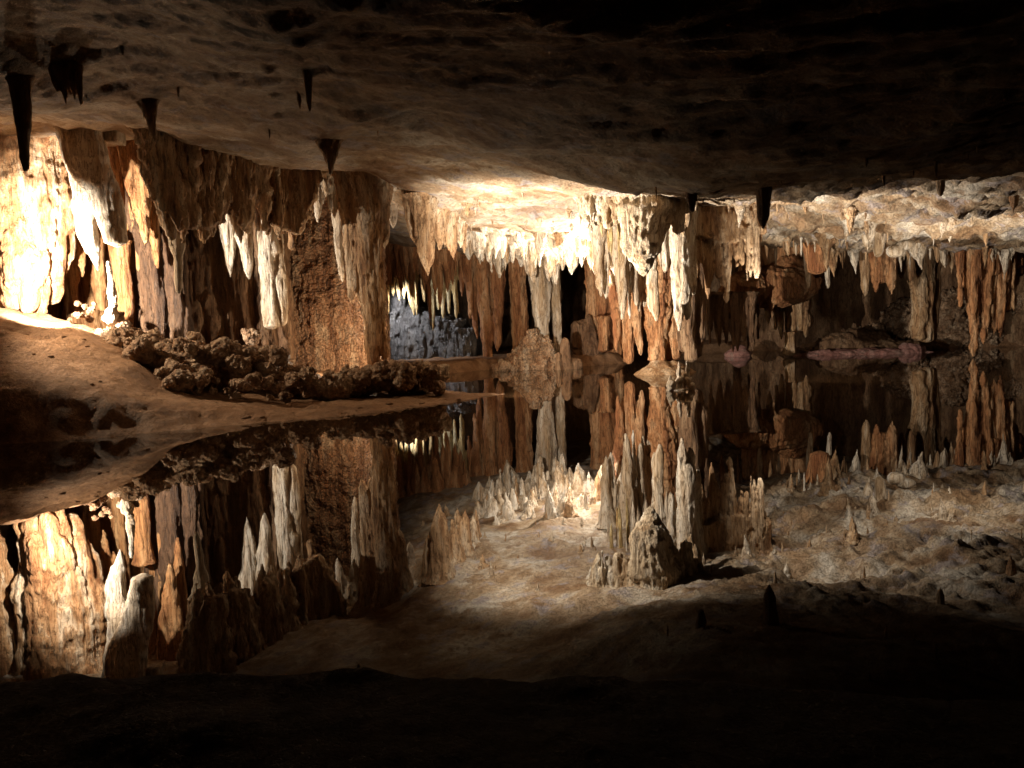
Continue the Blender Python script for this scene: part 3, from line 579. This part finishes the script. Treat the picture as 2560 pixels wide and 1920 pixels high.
mass("drip_curtain", "pale curtain with many thin icicle drips right of the slender two legged column", "drapery",
     [C(1742, 701, 510, 13, 17.5, 4, 0.6), C(1752, 668, 505, 16, 17.5, 5), C(1769, 752, 505, 15, 17.6, 3, 0.5), C(1786, 690, 505, 14, 17.6, 4), C(1797, 702, 505, 9, 17.6, 3), C(1806, 715, 510, 9, 17.6, 3), C(1817, 763, 510, 15, 17.6, 4, 0.5), C(1838, 665, 520, 14, 17.7, 4), C(1852, 668, 520, 12, 17.7, 5),
      C(1876, 697, 530, 16, 17.6, 5, 0.55), C(1889, 698, 530, 13, 17.6, 5, 0.55), C(1900, 630, 540, 16, 17.7, 5), *SP(1735, 1905, (590, 600), 17.5, 17.8, 30, 15, 120, 7), S([(1735, 505, 590, 17.5), (1800, 500, 610, 17.6), (1860, 515, 600, 17.7), (1910, 535, 585, 17.8)], 0.35)], TAN, vox=0.022, flute=0.03, rough=0.03, pits=0.04)
# --- right half
mass("shield_drapery", "big rounded brown shield formation with fine wavy combed drapery on its face", "flowstone",
     [B(1930, 715, 24.6, 95, 50, 60, 5), B(1975, 700, 24.8, 70, 62, 50, 8), B(1865, 722, 24.2, 60, 44, 40, 3), C(1928, 797, 740, 9, 24.2, 3), C(1900, 770, 730, 7, 24.1, 3), C(1850, 772, 730, 6, 24.2, 2), S([(1850, 590, 720, 25), (2010, 600, 720, 25)], 0.4)], ORANGE, vox=0.03, flute=0.06, rough=0.05)
mass("stalactite_cluster", "grey stalactites and stems dropping from under the shield to the dark water", "stalactite",
     [C(x, t, 740, h, 25.2 + (x % 5) * 0.15, 3, 0.5) for x, t, h in [(1952, 850, 10), (1968, 870, 9), (1985, 845, 11), (2000, 830, 12), (2015, 845, 8), (1940, 830, 8), (2022, 825, 8)]] + SP(1900, 2030, 760, 25.0, 25.4, 16, 20, 100, 6) + [C(1975, 890, 830, 10, 25.1, 18, 0.6), B(2005, 800, 25.4, 26, 30, 20, 4)], TAN, vox=0.028)
mass("stalactite_cluster", "dim brown stems and thin drips over the black water below the icicle curtain", "stalactite",
     [C(x, t, 730, h, 23.4 + (x % 5) * 0.2, 2.5, 0.5) for x, t, h in [(1765, 790, 12), (1772, 830, 9), (1800, 850, 10), (1815, 870, 11), (1828, 840, 12), (1845, 880, 13), (1865, 860, 12), (1880, 880, 14), (1835, 885, 8)]] + SP(1750, 1900, 760, 23.3, 23.9, 24, 30, 120, 6), BROWN, vox=0.028)
drip("stalactite", "plump orange dome shaped stalactite under the rough ceiling rim", "stalactite", ORANGE, 2050, 685, 600, 42, 21.86, wt=16, p=0.5, knob=0.04)
drip("stalactite", "thin pale stalactite hanging behind the plump orange dome", "stalactite", PALE, 2067, 722, 620, 8, 22.6, wt=3, p=0.5)
drip("stalactite", "dim slender grey stalactite just left of the plump orange dome", "stalactite", TAN, 2020, 722, 620, 12, 23, wt=3, p=0.5)
drip("stalactite", "long narrow tan stalactite right of the dome, before the two pointed block", "stalactite", TAN, 2166, 745, 600, 17, 23.1, wt=4, p=0.5)
mass("stalactite_block", "rough tan hanging block with two pointed lower corners", "stalactite",
     [C(2191, 733, 600, 22, 22.8, 4, 0.5), C(2224, 736, 600, 24, 22.8, 6, 0.5), C(2208, 710, 600, 24, 22.8, 10, 0.5)], ORANGE, vox=0.024, rough=0.05, flute=0.03)
drip("stalactite", "stubby brilliant white stalactite in front of the two pointed tan block", "stalactite", PALE, 2200.7, 642, 560, 17, 19.4, wt=9, p=0.5)
drip("stalactite", "small white stalactite nub left of the stubby brilliant white one", "stalactite", PALE, 2169, 622, 565, 14, 20, wt=7, p=0.5)
mass("hanging_lobe", "smooth white lobe curving up under the rim right of the tan block", "stalactite", [B(2238, 628, 19.8, 22, 16, 18, 2, 0.15), B(2262, 612, 19.8, 24, 14, 18, 3, 0.15)], PALE, vox=0.022, flute=0.01, rough=0.02, pits=0)
drip("stalactite", "short knobbly stalactite between the tan block and the striped column", "stalactite", TAN, 2256, 700, 620, 16, 23.3, wt=4, p=0.6, knob=0.25)
drip("stalactite", "pale pointed stalactite touching the left edge of the striped column", "stalactite", TAN, 2279, 707, 620, 12, 23, wt=4, p=0.6)
drip("stalactite", "broad knobbly pale cone above the striped column", "stalactite", PALE, 2293, 678, 590, 32, 21, wt=5, p=0.9, knob=0.2)
mass("striped_column_formation", "brown and grey striped column standing on the dark far bank", "column",
     [C(2300, 850, 620, 18, 23.6, 12, 0.6, knob=0.2), C(2318, 855, 620, 18, 23.6, 12, 0.6), C(2334, 850, 620, 14, 23.8, 7, 0.6), C(2290, 850, 700, 12, 23.7, 16, 0.6, knob=0.3)], TAN, vox=0.026, flute=0.06, pits=0.03)
drip("stalactite", "thin straight white tipped stalactite in the gap right of the striped column", "stalactite", PALE, 2360, 674, 590, 11, 21.6, wt=3.5, p=0.4)
drip("stalactite", "small dull stalactite squeezed against the right of the striped column top", "stalactite", TAN, 2342, 660, 600, 8, 22, wt=3, p=0.5)
mass("branching_column_formation", "forked orange drapery column whose tip touches the water at the right", "column",
     [C(2406, 723, 620, 14, 21.6, 7, 0.4), C(2438, 896, 640, 20, 21.5, 6, 0.7, lean=-6), C(2428, 800, 620, 20, 21.5, 6, 0.5), C(2460, 860, 640, 14, 21.5, 6, 0.55, lean=8), C(2452, 740, 620, 26, 21.5, 8, 0.6), C(2482, 838, 640, 14, 21.6, 6, 0.5), C(2502, 848, 640, 22, 21.6, 5, 0.45), C(2515, 780, 620, 24, 21.7, 8, 0.6), C(2545, 690, 600, 30, 21.8, 8, 0.7), *SP(2395, 2560, 665, 21.5, 21.8, 14, 20, 150, 8),
      S([(2400, 610, 660, 21.7), (2470, 610, 690, 21.6), (2560, 590, 660, 21.9), (2640, 590, 660, 22)], 0.4)], ORANGE, vox=0.026, flute=0.05, rough=0.04, pits=0.02)

# dark stalactites of the foreground roof
for lab, mat, a in [
    ("sharp black silhouetted stalactite before the glowing flowstone at the far left", TAN, dict(px=72, tip=434, top=210, hw=26, Y=10, wt=4, p=0.6)),
    ("grey ridged cone stalactite hanging from the dim ceiling above the shadowed curtain", TAN, dict(px=388, tip=362, top=230, hw=26, Y=11.5, wt=3, p=1.0, lean=-14)),
    ("sharp smooth grey cone stalactite above the ragged lobes left of the twisted column", TAN, dict(px=836, tip=449, top=330, hw=30, Y=12.5, wt=3, p=1.1, lean=-8)),
    ("dark straight pointed stalactite hanging in front of the white ceiling patch", BROWN, dict(px=1726, tip=534, top=430, hw=19, Y=11.9, wt=4, p=0.5)),
    ("dark blunt post shaped stalactite in front of the bright rough ceiling", BROWN, dict(px=1912, tip=574, top=425, hw=19, Y=12.15, wt=10, p=0.5)),
    ("faint thin stalactite on the shaded roof left of the dark pointed one", TAN, dict(px=1668, tip=438, top=350, hw=13, Y=11.2, wt=6, p=0.5)),
    ("dim brown stalactite, longest of those on the upper right ceiling", TAN, dict(px=2348, tip=495, top=370, hw=14, Y=13, wt=6, p=0.5)),
    ("pointed tan stalactite at the right picture edge over the lit ceiling", TAN, dict(px=2536, tip=538, top=420, hw=18, Y=14, wt=3, p=0.6)),
    ("pale tapered stalactite between the dim brown one and the right picture edge", TAN, dict(px=2403, tip=526, top=455, hw=14, Y=15.5, wt=5, p=0.6)),
    ("hooked small tan stalactite high on the right ceiling", TAN, dict(px=2252, tip=445, top=370, hw=14, Y=12.6, wt=3, p=0.6)),
    ("tiny pale stalactite on the rough ceiling left of the hooked one", PALE, dict(px=2116, tip=484, top=440, hw=7, Y=14.5, wt=3, p=0.6)),
    ("faint stub stalactite in the dark roof above centre left", TAN, dict(px=775, tip=284, top=240, hw=9, Y=9.5, wt=5, p=0.7)),
    ("barely lit stalactite high in the black roof near the top", TAN, dict(px=1595, tip=202, top=140, hw=9, Y=8, wt=3, p=0.6))]:
    drip("stalactite", lab, "stalactite", mat, **a)
mass("stalactite_stub", "wide dark ragged stub of drips on the roof above the blazing cone", "stalactite",
     [C(150, 240, 190, 20, 10, 4), C(170, 272, 190, 18, 10, 3), C(190, 262, 190, 16, 10.1, 3), C(205, 280, 200, 10, 10, 3), C(178, 250, 190, 12, 10.2, 3)], TAN, vox=0.022)

# ------------------------------------------------------------------ small repeated drips
def clone(o, loc, s, rz, label=None, group=None):
    c = o.copy(); COL.objects.link(c); c.location = loc; c.scale = s; c.rotation_euler = (0, 0, rz)
    if label: c['label'] = label
    if group: c['group'] = group
    return c
protos = []
for k in range(7):
    me = remesh([loft((0, 0, -1), 0.12, 0.035, 0.15, 0.65 + 0.06 * k, 0.85, 16, 50 + k * 3.1, knob=0.35)], "small_stalactite", (PALE, TAN, ORANGE, YELL, TAN, PALE, TAN)[k], 0.022, smooth=1, flute=0.02, rough=0.02, pits=0)
    protos.append(me)
cones = []
for k, mt in enumerate((PALE, TAN, PALE, ROOF)):
    cones.append(remesh([loft((0, 0, -1), 0.15, 0.03, 0.34, 0.95 + 0.12 * k, 0.85, 18, 90 + k * 5.3, knob=0.3, step=0.04), loft((0.22, 0.05, -0.45), 0.15, 0.03, 0.2, 0.8, 0.85, 14, 93 + k * 2.1, step=0.04), blob((-0.15, 0.1, 0.05), (0.28, 0.25, 0.22), k + 3, 0.4)], "cone_stalactite", mt, 0.028, smooth=1, flute=0.03, rough=0.05, pits=0.03, pop=0.03))
def fringe(pts, n, lmin, lmax, label, group, kinds, name="small_stalactite", fat=1.0, sink=True, spread=0.25):
    """pts: polyline (px, py, Y) on the roof edge"""
    P = [W(*q) for q in pts]
    for i in range(n):
        t = (i + random.random()) / n * (len(P) - 1); a = int(t); f = t - a; b = min(a + 1, len(P) - 1)
        x = P[a][0] * (1 - f) + P[b][0] * f + random.gauss(0, spread * 0.7); y = P[a][1] * (1 - f) + P[b][1] * f + random.uniform(-spread, spread) * 1.4
        z = P[a][2] * (1 - f) + P[b][2] * f
        if sink: z = float(roof_z(np.array([x]), np.array([y]))[0]) + 0.04
        l = lmin + (lmax * 1.25 - lmin) * random.random()**1.8; w = (l * 0.6 + lmin * 0.5) * random.uniform(0.7, 1.5) * fat
        me = (cones if name == 'cone_stalactite' else protos)[random.choice(kinds)]
        o = put(name, me, label, "stalactite", group, loc=(x, y, z)); o.scale = (w, w, l); o.rotation_euler = (0, 0, random.uniform(0, 6.28))
fringe([(1750, 520, 16.5), (2000, 540, 17), (2300, 545, 17.5), (2550, 545, 17)], 60, 0.07, 0.32, "small drip stalactite on the rough lit ceiling at the right", "small drips on the rough lit ceiling", (0, 1, 4, 6), spread=1.6)
fringe([(1930, 600, 21.6), (2100, 620, 22), (2300, 622, 22), (2540, 625, 21.8)], 52, 0.10, 0.5, "small stalactite under the lower ceiling rim at the right", "small drips under the right ceiling rim", (0, 1, 2, 4, 6), spread=0.35)
fringe([(1150, 610, 23.5), (1300, 600, 23), (1480, 585, 21.5)], 44, 0.12, 0.5, "small white stalactite among the dazzling fringe at the centre", "small drips in the central fringe", (0, 5, 1), spread=0.5)
fringe([(1100, 540, 20), (1250, 560, 21), (1400, 560, 20)], 8, 0.06, 0.16, "tiny nub on the smooth lit ceiling at the centre", "nubs on the smooth lit ceiling", (1, 4), spread=0.8)
fringe([(1500, 560, 18.5), (1600, 560, 18.5), (1720, 550, 18.5)], 26, 0.3, 1.2, "slim pale stalactite behind the overhanging block", "slim stalactites behind the overhanging block", (0, 5, 3), spread=0.4, fat=0.55)
fringe([(200, 200, 10), (600, 270, 11), (1000, 320, 11.5)], 10, 0.05, 0.18, "small drip on the dim left roof", "small drips on the dim left roof", (1, 4, 6), spread=0.9)
fringe([(1750, 420, 11), (2100, 400, 11), (2500, 390, 11)], 12, 0.08, 0.25, "small dim drip on the shaded roof at the right", "small drips on the shaded right roof", (1, 4, 6), spread=0.8)
fringe([(1650, 640, 22), (1800, 640, 23), (1900, 640, 24)], 14, 0.5, 1.3, "slim dim stalactite in the dark recess behind the icicle curtain", "slim stalactites in the dark recess", (1, 2, 6), spread=0.5, fat=0.6)

fringe([(1150, 600, 22.5), (1300, 590, 22), (1450, 575, 21)], 30, 0.2, 0.8, "pale cone shaped stalactite on the lit roof behind the dazzling fringe", "cones on the lit central roof", (0, 2, 1), name="cone_stalactite", spread=0.9, fat=1.0)
fringe([(1080, 520, 19), (1250, 530, 19), (1440, 520, 18.5), (1250, 500, 16.5)], 24, 0.08, 0.35, "low cone shaped bump on the smooth lit roof at the centre", "low cones on the smooth central roof", (0, 3, 1), name="cone_stalactite", spread=0.9, fat=1.1)
fringe([(1780, 540, 17), (2050, 560, 18.5), (2300, 560, 18.5), (2540, 550, 18)], 40, 0.10, 0.5, "stubby cone shaped stalactite on the rough lit ceiling at the right", "cones on the rough right ceiling", (0, 3, 1, 2), name="cone_stalactite", spread=1.3, fat=1.0)
fringe([(1950, 600, 21.2), (2250, 615, 21.5), (2540, 618, 21.4)], 20, 0.2, 0.8, "cone shaped stalactite along the lower ceiling rim at the right", "cones along the right ceiling rim", (0, 1, 2), name="cone_stalactite", spread=0.4, fat=0.8)
# ------------------------------------------------------------------ islands, stalagmites, rocks
mass("popcorn_island", "knobbly popcorn covered rock mound rising from the lake with its reflection", "rock",
     [C(1332, 826, 935, 66, 24.4, 9, 0.85, 0.8, knob=0.25), C(1356, 846, 935, 44, 24.2, 9, 0.9), B(1332, 878, 24.3, 32, 34, 26, 7), B(1275, 922, 24.2, 40, 24, 30, 4), B(1385, 915, 24.3, 44, 30, 30, 6), B(1330, 925, 24.3, 60, 22, 36, 2)], POPL, vox=0.022, flute=0, rough=0.10, pop=0.26, popf=0.62, pits=0)
mass("rock_island", "smooth low cone shaped rock island in the lake under the orange column", "rock",
     [C(1655, 893, 940, 75, 20.4, 12, 1.2, 0.8), C(1690, 902, 940, 60, 20.5, 14, 1.2, 0.8)], TAN, vox=0.026, flute=0.01, rough=0.04, pits=0)
mass("crowned_stalagmite", "small ring shaped stalagmite with white fingers rising from the water in front", "stalagmite",
     [C(1696, 903, 985, 8, 15.9, 3, 1.0), C(1672, 938, 985, 8, 15.8, 3, 1), B(1678, 962, 15.8, 12, 13, 12, 2), B(1700, 950, 15.9, 11, 9, 9, 3), B(1720, 953, 15.9, 9, 11, 10, 4), B(1730, 966, 15.85, 8, 9, 10, 5), C(1684, 940, 985, 5, 15.9, 2, 1), C(1709, 930, 985, 5, 15.95, 2, 1), C(1727, 944, 985, 4, 15.9, 2, 1), C(1718, 905, 960, 5, 15.95, 2, 1.0), B(1695, 976, 15.85, 26, 6, 18, 6)], PALE, vox=0.013, flute=0.006, rough=0.02, pits=0.0, pop=0.05)
mass("pointed_rock", "dark pointed rock in the lake right of the popcorn mound", "rock",
     [C(1410, 845, 930, 17, 23.6, 6, 0.7, lean=3), B(1432, 912, 23.8, 26, 18, 22, 5), C(1396, 880, 930, 9, 23.5, 3, 0.7)], BROWN, vox=0.026)
mass("stalagmite", "knobbly white stalagmite standing at the top of the rubble by the mud bank", "stalagmite",
     [C(272, 655, 800, 9, 16.1, 6, 1.0, knob=0.3), B(277, 790, 16.0, 16, 22, 14, 3), B(265, 795, 16.0, 9, 11, 10, 2), B(283, 765, 16.05, 9, 9, 8, 4)], PALE, vox=0.016, flute=0.02, rough=0.03, pop=0.05, pits=0)
mass("mud_mound", "broad grey brown mud mound on the far right shore below the coral like rocks", "rock",
     [B(2130, 862, 26.4, 90, 36, 50, 3), B(2210, 876, 26.2, 140, 26, 50, 6), B(2040, 885, 26.6, 90, 16, 40, 2)], BROWN, vox=0.035, flute=0, rough=0.12, pop=0.06, pits=0)
PINK = stone("pink_mud", [(0.34, 0.15, 0.12), (0.46, 0.23, 0.19), (0.40, 0.26, 0.21)], stain_amt=0.25, vscale=(3, 3, 9), flutes=0)
mass("pink_crust", "long low salmon pink crust along the waterline of the far right shore", "mineral crust",
     [B(2020, 893, 25.7, 50, 11, 30, 3), B(2090, 889, 25.5, 75, 17, 34, 4), B(2160, 888, 25.3, 75, 17, 34, 5), B(2230, 888, 24.9, 60, 17, 30, 6), B(2280, 884, 24.8, 36, 26, 24, 7), B(2315, 889, 24.8, 30, 12, 24, 8)], PINK, vox=0.028, flute=0, rough=0.08, pop=0.05, pits=0)
mass("pink_mound", "small pinkish mud mound at the waterline below the thin dark drips", "rock",
     [B(1845, 885, 26.8, 32, 16, 30, 3), B(1850, 875, 26.9, 20, 14, 20, 6)], PINK, vox=0.03, flute=0, rough=0.03, pits=0)
mass("popcorn_rock", "dark coral like rock mass on the far shore behind the striped column", "rock",
     [B(2270, 800, 27.2, 60, 50, 50, 3), B(2380, 790, 26.8, 60, 70, 50, 5), B(2440, 840, 26.6, 80, 40, 50, 2), B(2540, 780, 26.5, 60, 80, 50, 7), B(2180, 840, 27.4, 40, 25, 40, 9)], RUB, vox=0.045, flute=0, rough=0.12, pop=0.3, pits=0)

def rock_mesh(seed, mat, pop=0.09):
    r = random.Random(seed)
    parts = [blob((0, 0, 0), (0.5, 0.46, 0.42), seed, 0.35)]
    for _ in range(5):
        a = r.uniform(0, 6.28); parts.append(blob((0.3 * math.cos(a), 0.3 * math.sin(a), r.uniform(-0.15, 0.32)), (r.uniform(.16, .3),) * 2 + (r.uniform(.15, .28),), seed * 3 + _, 0.3))
    V, F = join(parts)
    me = to_mesh("t", V, F); o = bpy.data.objects.new("t", me); COL.objects.link(o)
    m = o.modifiers.new("r", 'REMESH'); m.mode = 'VOXEL'; m.voxel_size = 0.035
    s = o.modifiers.new("s", 'SMOOTH'); s.factor = 0.5; s.iterations = 2
    dg = bpy.context.evaluated_depsgraph_get(); dg.update()
    out = bpy.data.meshes.new_from_object(o.evaluated_get(dg), depsgraph=dg); bpy.data.objects.remove(o)
    out.name = "rubble_rock"; out.materials.clear(); out.materials.append(mat)
    carve(out, flute=0, rough=0.10, pits=0.0, pop=pop, seed=seed)
    out.polygons.foreach_set('use_smooth', np.ones(len(out.polygons), bool))
    return out
rocks = [rock_mesh(k + 1, RUB) for k in range(8)]
def gz(x, y): return float(ground_z(np.array([x]), np.array([y]))[0])
def rock(px, py, Y, rad, label, group=None, mesh=None, squash=1.0):
    """py is the row of the rock's middle; it rests on the bank or on the heap under it"""
    x, y, z = W(px, py, Y); s = rad * 2 * MPP(Y)
    o = put("rubble_rock", mesh or random.choice(rocks), label, "rock", group, loc=(x, y, z))
    o.scale = (s, s, s * squash); o.rotation_euler = (random.uniform(-.3, .3), random.uniform(-.3, .3), random.uniform(0, 6.28))
    return o
# the heap itself (fills the gaps under the rocks)
mass("stone_heap", "long heap of dark knobbly cave rubble along the left shore", "rubble",
     [B(300, 860, 15.9, 70, 36, 50, 3), B(380, 900, 15.9, 90, 48, 60, 6), B(470, 920, 15.6, 95, 60, 60, 2), B(560, 925, 16.0, 95, 62, 60, 9), B(640, 930, 16.4, 80, 62, 60, 4), B(730, 965, 16.0, 80, 36, 55, 12),
      B(840, 975, 15.8, 80, 24, 50, 11), B(920, 950, 16.2, 80, 34, 55, 8), B(1000, 945, 16.4, 70, 36, 50, 10), B(1060, 950, 16.4, 50, 38, 40, 1), B(445, 960, 15.0, 60, 50, 40, 15)], RUB, vox=0.032, flute=0, rough=0.16, pop=0.12, pits=0)
rock(372, 855, 15.6, 24, "rounded pale topped boulder on the upper left part of the rubble heap")
rock(630, 842, 17.6, 24, "pointed pinkish boulder crowning the right end of the rubble heap")
rock(487, 845, 16.2, 18, "pale knobbed rock on the ridge of the rubble heap")
rock(300, 845, 15.5, 30, "holed pinkish rock at the left end of the rubble heap")
rock(340, 880, 15.3, 26, "low lumpy rock at the left foot of the heap beside the mud")
rock(450, 955, 14.6, 36, "big dark lumpy boulder at the front of the heap over the mud lip")
rock(855, 960, 15.4, 24, "small upright rock on the spit below the popcorn wall", squash=1.3)
rock(1010, 940, 15.7, 34, "flat topped dark boulder on the spit behind a thin groove", squash=1.2)
me_w = rock_mesh(31, PALE); rock(1106, 932, 16.2, 15, "brilliant white lit rock at the right end of the spit", mesh=me_w, squash=1.8)
for (a, b, n, r0, r1, lab, grp) in [
    ((270, 800, 16.4), (400, 850, 16.2), 12, 8, 18, "small pale rounded rock near the white stalagmite", "pale rocks around the white stalagmite"),
    ((330, 880, 15.2), (700, 900, 15.8), 34, 14, 28, "knobbly brown rock in the main rubble heap", "rocks of the main rubble heap"),
    ((360, 940, 14.6), (720, 985, 14.9), 22, 9, 22, "dark rock along the lower foot of the rubble heap", "rocks at the foot of the rubble heap"),
    ((720, 945, 15.6), (1110, 945, 16.0), 24, 10, 24, "dark knobbly rock on the low spit", "rocks on the low spit")]:
    for i in range(n):
        f = (i + random.random()) / n
        rock(a[0] + (b[0] - a[0]) * f, a[1] + (b[1] - a[1]) * f + random.uniform(-26, 26), a[2] + (b[2] - a[2]) * f + random.uniform(-.35, .35), random.uniform(r0, r1), lab, grp)
mudrock = rock_mesh(41, MUD)
for i in range(9):
    px = random.uniform(20, 250); Y = random.uniform(13.2, 15.3); x, y, _ = W(px, 900, Y); s = random.uniform(0.03, 0.09)
    o = put("pebble", mudrock, "small stone half sunk in the orange mud bank", "stone", "stones on the mud bank", loc=(x, y, gz(x, y))); o.scale = (s * 1.2, s, s * .8)
for i in range(14):
    t = random.random(); px = 300 + 950 * t; a_ = [(-6.2, 12.15), (-5.4, 12.5), (-4.06, 13.1), (-2.76, 13.6), (-1.6, 14.8), (-0.6, 15.9)]
    k_ = t * 4.99; j_ = int(k_); f_ = k_ - j_; x = a_[j_][0] * (1 - f_) + a_[j_ + 1][0] * f_ + random.uniform(-.1, .1); y = a_[j_][1] * (1 - f_) + a_[j_ + 1][1] * f_ + random.uniform(-.1, .5); s = random.uniform(0.04, 0.13)
    o = put("pebble", mudrock, "small stone at the water's edge of the left bank", "stone", "stones along the left waterline", loc=(x, y, max(gz(x, y), 0))); o.scale = (s * 1.3, s, s * .6); o.rotation_euler = (0, 0, random.uniform(0, 6))
# small knobs at the foot of the glowing flowstone
dark_knob = rock_mesh(33, BROWN)
for i in range(12):
    px = random.uniform(150, 235); Y = random.uniform(16.3, 16.8)
    rock(px, random.uniform(755, 800), Y, random.uniform(5, 10), "small pale popcorn knob at the foot of the glowing flowstone", "popcorn knobs under the glowing flowstone", mesh=dark_knob)
